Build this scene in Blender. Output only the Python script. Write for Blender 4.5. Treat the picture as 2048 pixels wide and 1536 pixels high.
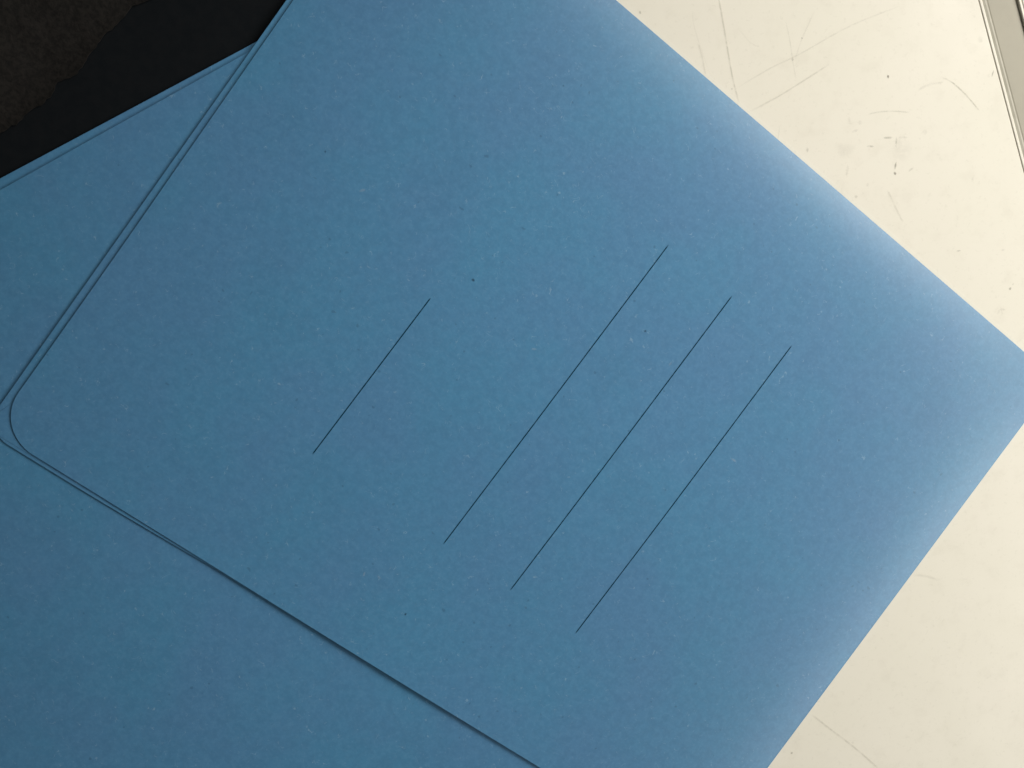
import bpy, math, random
from mathutils import Matrix, Vector, noise

for o in list(bpy.data.objects):
    bpy.data.objects.remove(o)
MM = 0.001
scene = bpy.context.scene
C = scene.collection

# ------------------------------------------------------------------ camera
cam_data = bpy.data.cameras.new('camera')
cam_data.sensor_width = 36.0
cam_data.lens = 27.07
cam_data.clip_start = 0.01
cam_data.clip_end = 20.0
cam = bpy.data.objects.new('camera', cam_data)
C.objects.link(cam)
cam.matrix_world = Matrix((
    (0.99106583, 0.01636048, -0.13236637, 0.0),
    (0.0,        0.99244794,  0.12266657, 0.0),
    (0.13337362, -0.12157064, 0.98358124, 0.27119),
    (0, 0, 0, 1)))
scene.camera = cam

# ------------------------------------------------------------------ light
world = bpy.data.worlds.new('World')
scene.world = world
world.use_nodes = True
bg = world.node_tree.nodes['Background']
bg.inputs['Color'].default_value = (1.0, 0.95, 0.80, 1)
bg.inputs['Strength'].default_value = 0.045


def area(name, loc, target, sx, sy, power, col):
    d = bpy.data.lights.new(name, 'AREA')
    d.shape = 'RECTANGLE'
    d.size, d.size_y = sx, sy
    d.energy = power
    d.color = col
    o = bpy.data.objects.new(name, d)
    C.objects.link(o)
    o.location = loc
    o.rotation_euler = (Vector(target) - Vector(loc)).to_track_quat('-Z', 'Y').to_euler()
    return o


area('side_area_light', (0.95, 0.10, 0.46), (0.10, 0.0, 0.0), 1.3, 0.36, 10.7, (1.0, 0.955, 0.85))
area('side_area_light', (0.74, -0.72, 0.48), (0.12, -0.10, 0.0), 0.7, 0.36, 3.1, (1.0, 0.955, 0.85))  # added area light, puts a glow on the upper folder's lower right edge


def spot(name, loc, target, power, deg, soft):
    d = bpy.data.lights.new(name, 'SPOT')
    d.energy = power
    d.color = (1.0, 0.95, 0.83)
    d.spot_size = math.radians(deg)
    d.spot_blend = 1.0
    d.shadow_soft_size = soft
    o = bpy.data.objects.new(name, d)
    C.objects.link(o)
    o.location = loc
    o.rotation_euler = (Vector(target) - o.location).to_track_quat('-Z', 'Y').to_euler()


spot('added_spot_right', (0.90, 0.46, 0.62), (0.22, -0.02, 0.0), 15.0, 34, 0.08)  # added spot, no real lamp; its cone fades out to leave the left darker
spot('added_spot_centre', (0.58, 0.74, 0.78), (0.055, 0.030, 0.0), 30.0, 21, 0.18)  # added spot, no real lamp; brightens the folder's centre and top edge

scene.view_settings.view_transform = 'Standard'
scene.view_settings.look = 'None'
scene.view_settings.exposure = 0.0
scene.view_settings.gamma = 1.0
scene.render.engine = 'CYCLES'


# ------------------------------------------------------------------ helpers
def tag(o, label=None, cat=None, group=None, kind=None):
    if label: o['label'] = label
    if cat: o['category'] = cat
    if group: o['group'] = group
    if kind: o['kind'] = kind
    return o


def empty(name, loc=(0, 0, 0), rz=0.0):
    o = bpy.data.objects.new(name, None)
    o.empty_display_size = 0.02
    C.objects.link(o)
    o.location = Vector(loc) * MM
    o.rotation_euler = (0, 0, rz)
    return o


def mesh_obj(name, verts, faces, mat, parent=None, smooth=True):
    me = bpy.data.meshes.new(name)
    me.from_pydata([tuple(c * MM for c in v) for v in verts], [], faces)
    me.update()
    if smooth:
        me.polygons.foreach_set('use_smooth', [True] * len(me.polygons))
    me.materials.append(mat)
    o = bpy.data.objects.new(name, me)
    C.objects.link(o)
    o.parent = parent
    return o


def new_mat(name):
    m = bpy.data.materials.new(name)
    m.use_nodes = True
    nt = m.node_tree
    return m, nt, nt.nodes['Principled BSDF']


class N:
    """small node-building helper"""
    def __init__(self, nt):
        self.nt = nt

    def node(self, t, **kw):
        n = self.nt.nodes.new(t)
        for k, v in kw.items():
            setattr(n, k, v)
        return n

    def link(self, a, b):
        self.nt.links.new(a, b)

    def val(self, sock, v):
        if hasattr(v, 'links') or hasattr(v, 'is_output'):
            self.link(v, sock)
        else:
            sock.default_value = v

    def math(self, op, a, b=0.0, clamp=False):
        n = self.node('ShaderNodeMath', operation=op, use_clamp=clamp)
        self.val(n.inputs[0], a)
        self.val(n.inputs[1], b)
        return n.outputs[0]

    def noise(self, co, scale, detail=2.0, rough=0.5, dist=0.0):
        n = self.node('ShaderNodeTexNoise')
        self.link(co, n.inputs['Vector'])
        n.inputs['Scale'].default_value = scale
        n.inputs['Detail'].default_value = detail
        n.inputs['Roughness'].default_value = rough
        n.inputs['Distortion'].default_value = dist
        return n.outputs['Fac']

    def ramp(self, f, lo, hi, a=0.0, b=1.0):
        n = self.node('ShaderNodeMapRange', interpolation_type='SMOOTHSTEP')
        self.link(f, n.inputs[0])
        for i, v in enumerate((lo, hi, a, b)):
            n.inputs[i + 1].default_value = v
        return n.outputs[0]

    def mix(self, f, a, b, blend='MIX'):
        n = self.node('ShaderNodeMix', data_type='RGBA', blend_type=blend)
        self.val(n.inputs[0], f)
        for i, v in ((6, a), (7, b)):
            if isinstance(v, tuple):
                n.inputs[i].default_value = (*v, 1)
            else:
                self.link(v, n.inputs[i])
        return n.outputs[2]

    def coord(self):
        return self.node('ShaderNodeTexCoord').outputs['Object']


# ------------------------------------------------------------------ materials
def card_material(name, seed):
    m, nt, b = new_mat(name)
    k = N(nt)
    mp = k.node('ShaderNodeMapping')
    k.link(k.coord(), mp.inputs['Vector'])
    mp.inputs['Location'].default_value = (seed * 0.37, seed * 0.71, 0)
    co = mp.outputs['Vector']
    blotch = k.noise(co, 22, 3, 0.55)
    col = k.mix(k.ramp(blotch, 0.3, 0.7), (0.068, 0.236, 0.440), (0.078, 0.222, 0.432))
    col = k.mix(k.ramp(k.noise(co, 34, 2, 0.5), 0.52, 0.78, 0.0, 0.14), col, (0.048, 0.160, 0.310))
    # felt-like mottling of the recycled card
    grain = k.noise(co, 900, 3, 0.65)
    g2 = k.noise(co, 330, 3, 0.6)
    col = k.mix(k.ramp(grain, 0.35, 0.75, 0.0, 0.26), col, (0.14, 0.33, 0.55))
    col = k.mix(k.ramp(g2, 0.35, 0.62, 0.20, 0.0), col, (0.05, 0.15, 0.30))
    # short pale fibres: thin contour lines of one noise, kept only in patches of another
    for s, sm, seedv, w, amt in ((260, 420, 3.1, 0.012, 0.30), (420, 520, 8.7, 0.016, 0.24)):
        mp2 = k.node('ShaderNodeMapping')
        k.link(co, mp2.inputs['Vector'])
        mp2.inputs['Location'].default_value = (seedv, seedv * 1.7, 0)
        line = k.noise(mp2.outputs['Vector'], s, 1, 0.5, 0.6)
        line = k.ramp(k.math('ABSOLUTE', k.math('SUBTRACT', line, 0.5)), 0.0, w, 1.0, 0.0)
        mask = k.ramp(k.noise(mp2.outputs['Vector'], sm, 1, 0.5), 0.60, 0.68)
        f = k.math('MULTIPLY', k.math('MULTIPLY', line, mask), amt)
        col = k.mix(f, col, (0.38, 0.55, 0.72))
    # a few dark flecks
    dark = k.ramp(k.noise(co, 520, 0, 0.5), 0.17, 0.12, 0.0, 0.35)
    col = k.mix(dark, col, (0.03, 0.09, 0.17))
    k.link(col, b.inputs['Base Color'])
    b.inputs['Roughness'].default_value = 0.42
    b.inputs['Specular IOR Level'].default_value = 0.5
    bp = k.node('ShaderNodeBump')
    bp.inputs['Strength'].default_value = 0.12
    bp.inputs['Distance'].default_value = 0.00012
    hgt = k.math('ADD', grain, k.math('MULTIPLY', g2, 0.8))
    k.link(hgt, bp.inputs['Height'])
    k.link(bp.outputs['Normal'], b.inputs['Normal'])
    return m


def laminate_material():
    m, nt, b = new_mat('cream_laminate')
    k = N(nt)
    co = k.coord()
    col = k.mix(k.ramp(k.noise(co, 14, 4, 0.6), 0.3, 0.7), (0.80, 0.775, 0.715), (0.785, 0.765, 0.695))
    col = k.mix(k.ramp(k.noise(co, 130, 4, 0.6), 0.50, 0.75, 0.0, 0.17), col, (0.60, 0.57, 0.50))
    col = k.mix(k.ramp(k.noise(co, 700, 2, 0.6), 0.57, 0.78, 0.0, 0.18), col, (0.55, 0.53, 0.47))
    k.link(col, b.inputs['Base Color'])
    k.link(k.ramp(k.noise(co, 60, 3, 0.6), 0.3, 0.7, 0.42, 0.55), b.inputs['Roughness'])
    bp = k.node('ShaderNodeBump')
    bp.inputs['Strength'].default_value = 0.045
    bp.inputs['Distance'].default_value = 0.0002
    k.link(k.noise(co, 350, 3, 0.6), bp.inputs['Height'])
    k.link(bp.outputs['Normal'], b.inputs['Normal'])
    return m


def plain_material(name, c1, c2, scale, rough, spec=0.5, sheen=0.0, bump=0.0):
    m, nt, b = new_mat(name)
    k = N(nt)
    co = k.coord()
    n = k.noise(co, scale, 4, 0.65)
    k.link(k.mix(k.ramp(n, 0.35, 0.65), c1, c2), b.inputs['Base Color'])
    b.inputs['Roughness'].default_value = rough
    b.inputs['Specular IOR Level'].default_value = spec
    b.inputs['Sheen Weight'].default_value = sheen
    if bump:
        bp = k.node('ShaderNodeBump')
        bp.inputs['Strength'].default_value = 0.5
        bp.inputs['Distance'].default_value = bump
        k.link(n, bp.inputs['Height'])
        k.link(bp.outputs['Normal'], b.inputs['Normal'])
    return m


def mark_material(name, col, rough=0.6, breakup=0.6, spec=0.3):
    """a thin stain: opacity comes from the mesh's own 'opacity' attribute, broken up by noise"""
    m, nt, b = new_mat(name)
    k = N(nt)
    b.inputs['Base Color'].default_value = (*col, 1)
    b.inputs['Roughness'].default_value = rough
    b.inputs['Specular IOR Level'].default_value = spec
    at = k.node('ShaderNodeAttribute', attribute_name='opacity')
    n = k.ramp(k.noise(k.coord(), 420, 3, 0.6), 0.35, 0.6, 1.0 - breakup, 1.0)
    k.link(k.math('MULTIPLY', at.outputs['Fac'], n), b.inputs['Alpha'])
    return m


M_CARD = card_material('blue_card', 1.0)
M_CARD2 = card_material('blue_card_lower', 4.0)
M_TABLE = laminate_material()
M_GREY = plain_material('grey_strip', (0.395, 0.375, 0.315), (0.37, 0.35, 0.295), 60, 0.55)
M_LEDGE = plain_material('grey_ledge', (0.47, 0.455, 0.40), (0.42, 0.405, 0.35), 200, 0.55)
M_SEAM = plain_material('seam_grime', (0.42, 0.39, 0.33), (0.28, 0.26, 0.21), 300, 0.8)
M_MAT = plain_material('black_mat', (0.0056, 0.0076, 0.0102), (0.0072, 0.0090, 0.0115), 300, 0.85, 0.08, 0.0, 0.0001)
M_CLOTH = plain_material('brown_black_fleece', (0.0100, 0.0098, 0.0100), (0.0165, 0.0155, 0.0152), 700, 0.95, 0.05, 0.0, 0.0006)
M_INK = mark_material('ink_line', (0.006, 0.045, 0.085), 0.9, 0.3, 0.05)
M_SCRATCH = mark_material('scratch_grime', (0.33, 0.30, 0.24))
M_SMUDGE = mark_material('smudge_grime', (0.22, 0.20, 0.16), 0.6, 0.8)
M_FLECK = mark_material('card_fleck', (0.012, 0.035, 0.06), 0.7, 0.2)
M_PALE = mark_material('card_pale_fleck', (0.42, 0.58, 0.72), 0.7, 0.2)


def set_opacity(o, vals):
    a = o.data.attributes.new('opacity', 'FLOAT', 'POINT')
    a.data.foreach_set('value', vals)


def stroke(name, pts, width, alpha, mat, parent, zf, taper=0.15, soft=True):
    """a drawn or scratched line lying on a surface; pts are (x, y) in mm"""
    P = [Vector(p) for p in pts]
    # resample with Catmull-Rom
    out = []
    for i in range(len(P) - 1):
        p0, p1, p2, p3 = P[max(i - 1, 0)], P[i], P[i + 1], P[min(i + 2, len(P) - 1)]
        n = max(2, int((p2 - p1).length / 1.5))
        for j in range(n):
            t = j / n
            out.append(0.5 * ((2 * p1) + (p2 - p0) * t + (2 * p0 - 5 * p1 + 4 * p2 - p3) * t * t
                              + (3 * p1 - p0 - 3 * p2 + p3) * t ** 3))
    out.append(P[-1])
    verts, op, faces = [], [], []
    offs = (-0.5, 0.0, 0.5) if soft else (-0.5, 0.5)
    m = len(offs)
    for i, p in enumerate(out):
        d = (out[min(i + 1, len(out) - 1)] - out[max(i - 1, 0)]).normalized()
        nrm = Vector((-d.y, d.x))
        t = i / (len(out) - 1)
        f = min(1.0, t / taper, (1 - t) / taper) if taper else 1.0
        for o_ in offs:
            q = p + nrm * o_ * width * (2.0 if soft else 1.0)
            verts.append((q.x, q.y, zf(q.x, q.y)))
            op.append(alpha * f * (1.0 if (o_ == 0 or not soft) else 0.0))
    for i in range(len(out) - 1):
        for j in range(m - 1):
            a = i * m + j
            faces.append((a, a + 1, a + m + 1, a + m))
    o = mesh_obj(name, verts, faces, mat, parent)
    set_opacity(o, op)
    return o


def blot(name, x, y, a, b, alpha, rot, mat, parent, zf, seed=0):
    rnd = random.Random(seed * 77 + int(x * 10))
    verts, op, faces = [(x, y, zf(x, y))], [alpha], []
    n = 12
    c, s = math.cos(math.radians(rot)), math.sin(math.radians(rot))
    for r, al in ((0.55, alpha * 0.75), (1.0, 0.0)):
        for i in range(n):
            t = 2 * math.pi * i / n
            k = r * (0.8 + 0.4 * rnd.random())
            u, v = a * k * math.cos(t), b * k * math.sin(t)
            px, py = x + u * c - v * s, y + u * s + v * c
            verts.append((px, py, zf(px, py)))
            op.append(al)
    for i in range(n):
        j = (i + 1) % n
        faces.append((0, 1 + i, 1 + j))
        faces.append((1 + i, 1 + n + i, 1 + n + j, 1 + j))
    o = mesh_obj(name, verts, faces, mat, parent)
    set_opacity(o, op)
    return o


def prism(name, profile, p0, p1, mat, parent, smooth=False):
    """extrude an (offset, z) profile along p0 -> p1; offset is measured to the right-hand side"""
    d = (Vector(p1) - Vector(p0)).normalized()
    nrm = Vector((-d.y, d.x))
    verts, faces = [], []
    for p in (p0, p1):
        for o_, z in profile:
            verts.append((p[0] + nrm.x * o_, p[1] + nrm.y * o_, z))
    n = len(profile)
    for i in range(n):
        j = (i + 1) % n
        faces.append((i, j, n + j, n + i))
    faces.append(tuple(range(n))[::-1])
    faces.append(tuple(range(n, 2 * n)))
    o = mesh_obj(name, verts, faces, mat, parent, smooth)
    import bmesh
    bm = bmesh.new(); bm.from_mesh(o.data)
    bmesh.ops.recalc_face_normals(bm, faces=bm.faces)
    bm.to_mesh(o.data); bm.free()
    return o


# ------------------------------------------------------------------ the table
# its long edge runs through E0 along ED; EN points away from the table over the grey strip
E0 = Vector((208.6, 104.8))
ED = Vector((0.3652, -0.9309))
EN = Vector((0.9309, 0.3652))


def along(t, o_=0.0):
    p = E0 + ED * t + EN * o_
    return (p.x, p.y)


A_, B_ = along(-420), along(520)
table = empty('table', (0, 0, -22))
tag(table, 'scratched cream white table top under both blue folders', 'table')
TZ = 22.0   # children are measured from the table's underside
# EN is to the left of B_->A_ reversed, so offsets are negative towards the table
def tprof(pts):
    return [(o_, z + TZ) for o_, z in pts]


top = prism('table_top', tprof([(-620, -22), (-620, 0), (-0.35, 0), (-0.12, -0.14), (-0.12, -22)]), A_, B_, M_TABLE, table)
prism('edge_seam', tprof([(-0.10, -20), (-0.10, -0.16), (0.25, -0.14), (0.25, -20)]), A_, B_, M_SEAM, table)
prism('edge_band', tprof([(0.27, -22), (0.27, -0.05), (0.42, 0.02), (1.15, 0.02), (1.38, -0.10), (1.45, -0.4), (1.45, -22)]), A_, B_, M_TABLE, table)

strip = empty('joint_strip', (0, 0, -22))
tag(strip, 'grey strip sunk into the joint beside the cream table top', 'strip')
prism('ledge', [(1.5, 0), (1.5, TZ - 0.75), (1.75, TZ - 0.85), (2.9, TZ - 0.62), (3.5, TZ - 0.66), (3.8, TZ - 0.95), (3.8, 0)], A_, B_, M_LEDGE, strip)
prism('strip_face', [(3.85, 0), (3.85, TZ - 1.0), (4.3, TZ - 0.9), (15.0, TZ - 0.75), (15.2, TZ - 0.9), (15.2, 0)], A_, B_, M_GREY, strip)

table2 = empty('table', (0, 0, -22))
tag(table2, 'second cream white table top on the far side of the grey strip', 'table')
prism('edge_band', tprof([(15.25, -22), (15.25, -0.4), (15.35, -0.08), (15.55, 0.02), (16.1, 0.02), (16.3, -0.05), (16.3, -22)]), A_, B_, M_TABLE, table2)
prism('edge_seam', tprof([(16.32, -20), (16.32, -0.14), (16.62, -0.16), (16.62, -20)]), A_, B_, M_SEAM, table2)
prism('table_top', tprof([(16.64, -22), (16.64, -0.14), (16.85, 0), (260, 0), (260, -22)]), A_, B_, M_TABLE, table2)

SCRATCHES = [
    ( [(109.0, 101.8), (112.1, 88.6), (115.1, 75.2), (118.1, 65.4)] , 0.35 , 0.42 ),
    ( [(102.2, 85.6), (103.9, 80.7), (105.3, 74.8)] , 0.35 , 0.22 ),
    ( [(177.8, 101.3), (158.9, 93.6), (140.3, 83.3), (129.2, 77.9), (116.4, 70.4)] , 0.3 , 0.2 ),
    ( [(121.4, 62.4), (127.9, 65.8), (135.3, 69.9), (151.9, 80.3)] , 0.32 , 0.3 ),
    ( [(134.3, 94.6), (136.4, 87.0), (137.6, 81.1), (139.2, 74.3)] , 0.25 , 0.2 ),
    ( [(196.3, 77.2), (200.4, 75.5), (205.8, 71.6), (210.2, 67.6), (212.0, 65.7)] , 0.3 , 0.55 ),
    ( [(186.6, 72.4), (191.9, 74.7), (197.0, 75.4)] , 0.5 , 0.2 ),
    ( [(167.5, 63.3), (173.3, 64.4), (180.2, 64.6), (184.2, 64.2)] , 0.3 , 0.3 ),
    ( [(177.1, 36.4), (181.2, 29.2), (184.1, 24.6)] , 0.4 , 0.25 ),
    ( [(160.5, 62.4), (160.5, 59.3)] , 0.6 , 0.22 ),
    ( [(161.1, 45.1), (160.3, 40.6)] , 0.5 , 0.2 ),
    ( [(157.3, -168.9), (165.8, -176.0), (177.1, -185.2), (188.8, -195.8)] , 0.42 , 0.35 ),
    ( [(196.8, -113.1), (202.9, -113.8), (209.6, -116.1)] , 0.6 , 0.16 ),
    ( [(145.2, 98.4), (140.5, 87.7), (138.5, 81.1)] , 0.3 , 0.15 ),
    ( [(133.9, 58.5), (132.7, 49.8)] , 0.3 , 0.12 ),
    ( [(117.5, 90.5), (121.4, 86.4), (125.2, 84.9)] , 0.3 , 0.12 ),
    ( [(107.0, 74.9), (101.0, 89.8), (99.9, 96.4)] , 0.25 , 0.1 ),
    ( [(225.5, -9.7), (227.5, -7.7), (229.1, -8.5)] , 0.5 , 0.22 ),
    ( [(227.0, -6.2), (228.0, -10.4)] , 0.4 , 0.15 ),
    ( [(84.8, 89.1), (88.6, 80.9)] , 0.3 , 0.1 ),
]
SMUDGES = [
    (174.7, 76.7, 0.55, 0.9, 0.7, 20),
    (230.5, 0.1, 0.75, 0.75, 0.6, 0),
    (231.6, 1.8, 0.7, 0.5, 0.25, 40),
    (176.1, 55.2, 2.2, 0.6, 0.42, 5),
    (169.3, 51.9, 1.9, 0.55, 0.26, 0),
    (179.4, 53.5, 0.6, 2.6, 0.2, 0),
    (179.7, 45.3, 0.5, 1.9, 0.45, -8),
    (179.7, 42.4, 0.6, 0.9, 0.5, 30),
    (186.0, 44.0, 1.6, 0.6, 0.25, 35),
    (181.8, 55.4, 2.2, 0.7, 0.16, 0),
    (190.5, 57.6, 1.2, 1.2, 0.13, 0),
    (162.9, 57.2, 1.6, 0.7, 0.13, 20),
    (164.7, 60.3, 1.1, 1.1, 0.12, 0),
    (211.3, 40.6, 0.7, 1.5, 0.14, 0),
    (213.9, 39.4, 0.9, 1.2, 0.14, 0),
    (81.1, 94.7, 0.5, 0.8, 0.35, 20),
    (140.8, 88.7, 0.4, 0.4, 0.45, 0),
    (137.6, 81.3, 0.7, 0.7, 0.2, 0),
    (115.3, 70.4, 0.5, 0.6, 0.2, 0),
    (207.6, 14.3, 1.2, 0.5, 0.22, 10),
    (226.2, 14.8, 1, 0.6, 0.18, 10),
    (149.8, -185.0, 0.5, 0.7, 0.4, -25),
    (175.9, -182.7, 0.7, 0.8, 0.18, 0),
    (144.8, 50.1, 0.7, 1.2, 0.2, 0),
    (164.7, 33.8, 1, 0.8, 0.18, 0),
    (169.0, 38.1, 0.9, 1, 0.12, 0),
    (122.5, 58.2, 3, 2, 0.06, 0),
    (159.4, 50.4, 5, 4, 0.06, 0),
    (181.1, 50.9, 6, 6, 0.05, 0),
    (216.4, 79.1, 0.4, 1.8, 0.35, -14),
    (210.3, 90.9, 1.5, 1.5, 0.1, 0),
]

LINES = [((217.85, 187.6), (216.51, 119.39)), ((161.6, 188.35), (159.85, 54.43)), ((131.1, 188.83), (129.67, 54.49)), ((100.6, 188.95), (99.74, 54.92))]
DARK_FLECKS = [(208.28, 105.86, 0.75, 0.55), (148.09, 83.79, 0.6, 0.5), (157.57, 216.96, 0.55, 0.7), (272.6, 101.03, 0.5, 0.4), (222.24, 34.41, 0.5, 0.3)]
PALE_FLECKS = [(91.21, 101.72, 0.9, 0.35), (255.69, 103.93, 0.8, 0.25), (178.41, 212.85, 0.7, 0.3), (173.4, 210.86, 0.7, 0.25), (176.89, 112.6, 0.8, 0.25), (133.33, 87.59, 0.7, 0.25)]


def z_table(x, y):
    return TZ + 0.03


for pts, w, al in SCRATCHES:
    stroke('scratch', pts, w * 1.3, al * 0.58, M_SCRATCH, table, z_table)
for i, (x, y, a, b, al, r) in enumerate(SMUDGES):
    blot('smudge', x, y, a * 0.9, b * 0.85, al, r, M_SMUDGE, table, lambda x, y: TZ + 0.05, i)


# ------------------------------------------------------------------ black mat and the cloth heaped on it
def grid_sheet(name, nx, ny, fxyz, mat):
    verts = [fxyz(i / nx, j / ny) for j in range(ny + 1) for i in range(nx + 1)]
    faces = []
    for j in range(ny):
        for i in range(nx):
            a = j * (nx + 1) + i
            faces.append((a, a + 1, a + nx + 2, a + nx + 1))
    return mesh_obj(name, verts, faces, mat)


def mat_pt(a, b):
    x, y = -300 + 320 * a, -30 + 230 * b
    return (x, y, 0.7 + 0.02 * noise.noise(Vector((x * 0.02, y * 0.02, 2.0))))


mat_o = grid_sheet('mat', 60, 45, mat_pt, M_MAT)
tag(mat_o, 'thin matt black mat partly covered by the blue folders', 'mat')
sol = mat_o.modifiers.new('thickness', 'SOLIDIFY')
sol.thickness = 0.65 * MM
sol.offset = -1


def cloth_pt(a, b):
    """a runs along the cloth's ragged edge, b from the edge into the heap"""
    t = -150 + 300 * a
    s = 120 * b ** 1.6
    wob = (5.0 * noise.noise(Vector((t * 0.03, 0.0, 1.0))) + 2.2 * noise.noise(Vector((t * 0.12, 0.0, 4.0)))
           + 0.9 * noise.noise(Vector((t * 0.5, 0.0, 7.0)))) * math.exp(-s / 15.0)
    s2 = s + wob
    x = -99.0 - 0.738 * t * 1.0 - 0.675 * s2
    y = 73.0 - 0.675 * t * 1.0 + 0.738 * s2
    h = 0.35 + 20 * (1 - math.exp(-(s / 34.0) ** 1.6))
    h += min(1.0, s / 8.0) * (1.2 * noise.noise(Vector((x * 0.05, y * 0.05, 3.0))) + 0.35 * noise.noise(Vector((x * 0.25, y * 0.25, 9.0)))
                              + 0.18 * noise.noise(Vector((x * 0.7, y * 0.7, 5.0))))
    return (x, y, 0.72 + max(0.2, h))


cloth = grid_sheet('cloth', 240, 70, cloth_pt, M_CLOTH)
tag(cloth, 'dark brown-black fuzzy cloth heaped on the black mat', 'cloth')
sol = cloth.modifiers.new('thickness', 'SOLIDIFY')
sol.thickness = 0.18 * MM
sol.offset = -1


# ------------------------------------------------------------------ folders
def cosspace(a, b, n):
    return [a + (b - a) * 0.5 * (1 - math.cos(math.pi * i / n)) for i in range(n + 1)]


def sheet(name, vs, ulo, uhi, zf, mat, parent, thick, nu=72, fold=None):
    """one card leaf: rows of constant v, each running from ulo(v) to uhi(v); zf(u, v) is its upper face"""
    verts, faces = [], []
    ts = cosspace(0, 1, nu)
    rows = [(v, None) for v in vs]
    if fold:                                     # rolled fold at v = 0
        r = fold
        rows = [(0.0, k / 5) for k in range(5, 0, -1)] + rows
    for v, k in rows:
        a, b = ulo(v), uhi(v)
        for t in ts:
            u = a + (b - a) * t
            if k is None:
                verts.append((u, v, zf(u, v)))
            else:
                ph = math.pi * k
                verts.append((u, -fold * math.sin(ph), zf(u, 0) - fold * (1 - math.cos(ph))))
    n = nu + 1
    for j in range(len(rows) - 1):
        for i in range(nu):
            a = j * n + i
            faces.append((a, a + 1, a + n + 1, a + n))
    o = mesh_obj(name, verts, faces, mat, parent)
    s = o.modifiers.new('card_thickness', 'SOLIDIFY')
    s.thickness = thick * MM
    s.offset = -1
    return o


def corner(v, V, R):
    """how far a rounded corner of radius R pulls the row at v in"""
    d = v - (V - R)
    return 0.0 if d <= 0 else R - math.sqrt(max(0.0, R * R - min(d, R) ** 2))


def rows_to(V, R, n=60):
    a = cosspace(0, V - R, n)
    return a + [V - R + R * math.sin(math.pi / 2 * i / 14) for i in range(1, 15)]


# --- lower folder: u runs from its short edge, v from its fold towards the open side
lower = empty('document_folder', (-15.5, 97.2, 0.0), math.radians(29.1 - 90))
tag(lower, 'blue card document folder lying askew underneath the other folder, over the black mat', 'folder', 'blue card folders')
# local axes: +x = down-right along its long side, +y = up-right; the fold is at y = 0 and the leaf goes to -y
V2 = 242.0


def lz(u, v):
    return 1.15 + 0.12 * noise.noise(Vector((u * 0.012, v * 0.012, 5)))


def flip(vs):
    return [-v for v in vs]


def sheet_neg(name, V, R, ulo0, uhi, zf, thick, skew=0.0, fold=None):
    """leaf whose open side points to local -y; ulo0(v) is its short edge at the top"""
    o = sheet(name, rows_to(V, R), lambda v: ulo0(v) + corner(v, V, R), lambda v: uhi - corner(v, V, R),
              zf, M_CARD2, lower, thick, 72, fold)
    for vtx in o.data.vertices:
        vtx.co.y = -vtx.co.y
    o.data.flip_normals()
    return o


sheet_neg('back_cover', V2, 16, lambda v: 0.0, 310, lambda u, v: lz(u, v), 0.33)
sheet_neg('front_cover', V2 - 2, 16, lambda v: 1.05 + v * 0.0158, 309.5,
          lambda u, v: lz(u, v) + 0.38 + 0.04 * math.exp(-u / 25.0) * (0.6 + 0.4 * math.sin(v * 0.03)), 0.33, 0, 0.22)

# --- upper folder: origin at its sharp corner on the table, u towards the far short edge, v towards the open long side
UD = Vector((-0.80416518, 0.5944059))
upper = empty('document_folder', (253.0, -35.65, 0.0), math.atan2(UD.y, UD.x))
tag(upper, 'blue card document folder on top, with four thin ruled lines printed on its cover', 'folder', 'blue card folders')


def rise(d, lam):
    return 1 - math.exp(-max(d, 0.0) / lam)


def smooth(x, a, b):
    t = min(1.0, max(0.0, (x - a) / (b - a)))
    return t * t * (3 - 2 * t)


def uz_back(u, v):
    ru, rv = rise(u, LAM_U), rise(v, LAM_V)
    a = smooth(u, 120, 285)
    b = smooth(v, 120, 228) * (1 - 0.30 * math.exp(-((u - 165) / 70.0) ** 2))
    drop = 1 - (1 - a) * (1 - b)
    return 0.50 + H_UP * ru * rv - 1.75 * drop * ru * rv + 0.06 * noise.noise(Vector((u * 0.011, v * 0.011, 2)))


H_UP, LAM_U, LAM_V = 3.3, 17.0, 17.0
V1 = 239.1


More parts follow.
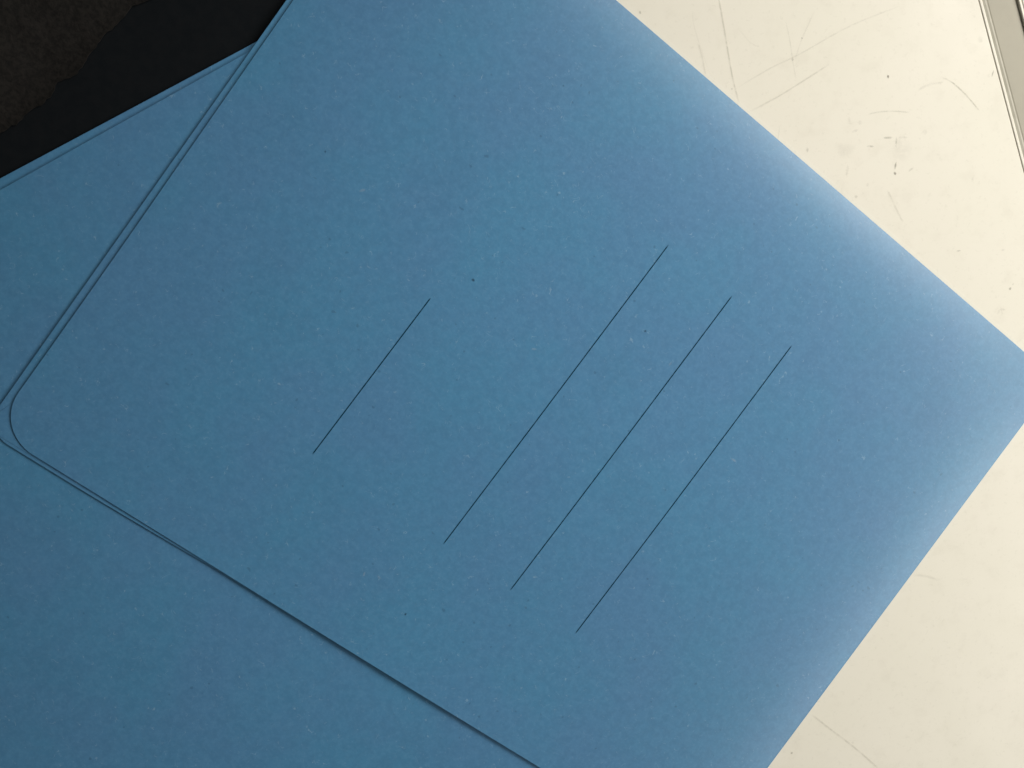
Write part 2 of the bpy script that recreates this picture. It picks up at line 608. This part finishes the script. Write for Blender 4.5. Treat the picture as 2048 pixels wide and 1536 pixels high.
def uz_front(u, v):
    g = 0.38
    e = V1 - v
    g += 0.30 * math.exp(-e / 14.0) * math.exp(-((u - 165) / 75.0) ** 2)       # open side bows up in the middle
    g += 0.04 * math.exp(-abs(308 - u) / 16.0) * (0.7 + 0.3 * math.sin(v * 0.035))
    g += 0.05 * (noise.noise(Vector((u * 0.02, v * 0.02, 7))) + 0.5 * noise.noise(Vector((u * 0.05, v * 0.05, 4))))
    return uz_back(u, v) + g * min(1.0, 0.82 + v / 60.0)


back = sheet('back_cover', rows_to(240.8, 9), lambda v: 0.15, lambda v: 309.6 - corner(v, 240.8, 9) - 0.004 * (v - 70),
      uz_back, M_CARD, upper, 0.30, 84)


for vtx in back.data.vertices:            # the back leaf is cut slightly out of square: flush with the front further along
    u_, v_ = vtx.co.x / MM, vtx.co.y / MM
    vtx.co.y -= 2.3 * MM * (1 - smooth(u_, 150, 285)) * max(0.0, v_ / 240.8) ** 6


def flap_z(u, v):
    return uz_back(u, v) + 0.06


sheet('inner_flap', cosspace(205, 239.7, 60), lambda v: 190.0,
      lambda v: 306.9 + 0.31 * (v - 229.9) if v < 234 else 308.2 - corner(v, 240.2, 7),
      flap_z, M_CARD, upper, 0.05, 60)

front = sheet('front_cover', rows_to(V1, 15), lambda v: -0.002 * v, lambda v: 307.8 - 0.0115 * (v - 68) - corner(v, V1, 15) + 0.00009 * max(0, v - 150) ** 2,
              uz_front, M_CARD, upper, 0.30, 84, 0.24)


def z_print(u, v):
    return uz_front(u, v) + 0.035


for a, b in LINES:
    n = 24
    pts = [(a[0] + (b[0] - a[0]) * i / n, a[1] + (b[1] - a[1]) * i / n) for i in range(n + 1)]
    stroke('printed_line', pts, 0.42, 0.9, M_INK, upper, z_print, taper=0.012, soft=False)

for i, (u, v, s, al) in enumerate(DARK_FLECKS):
    blot('dark_fleck', u, v, s, s * 0.75, al, i * 40, M_FLECK, upper, z_print, i)
for i, (u, v, s, al) in enumerate(PALE_FLECKS):
    blot('pale_fleck', u, v, s * 1.6, s * 0.6, al, i * 53, M_PALE, upper, z_print, i)
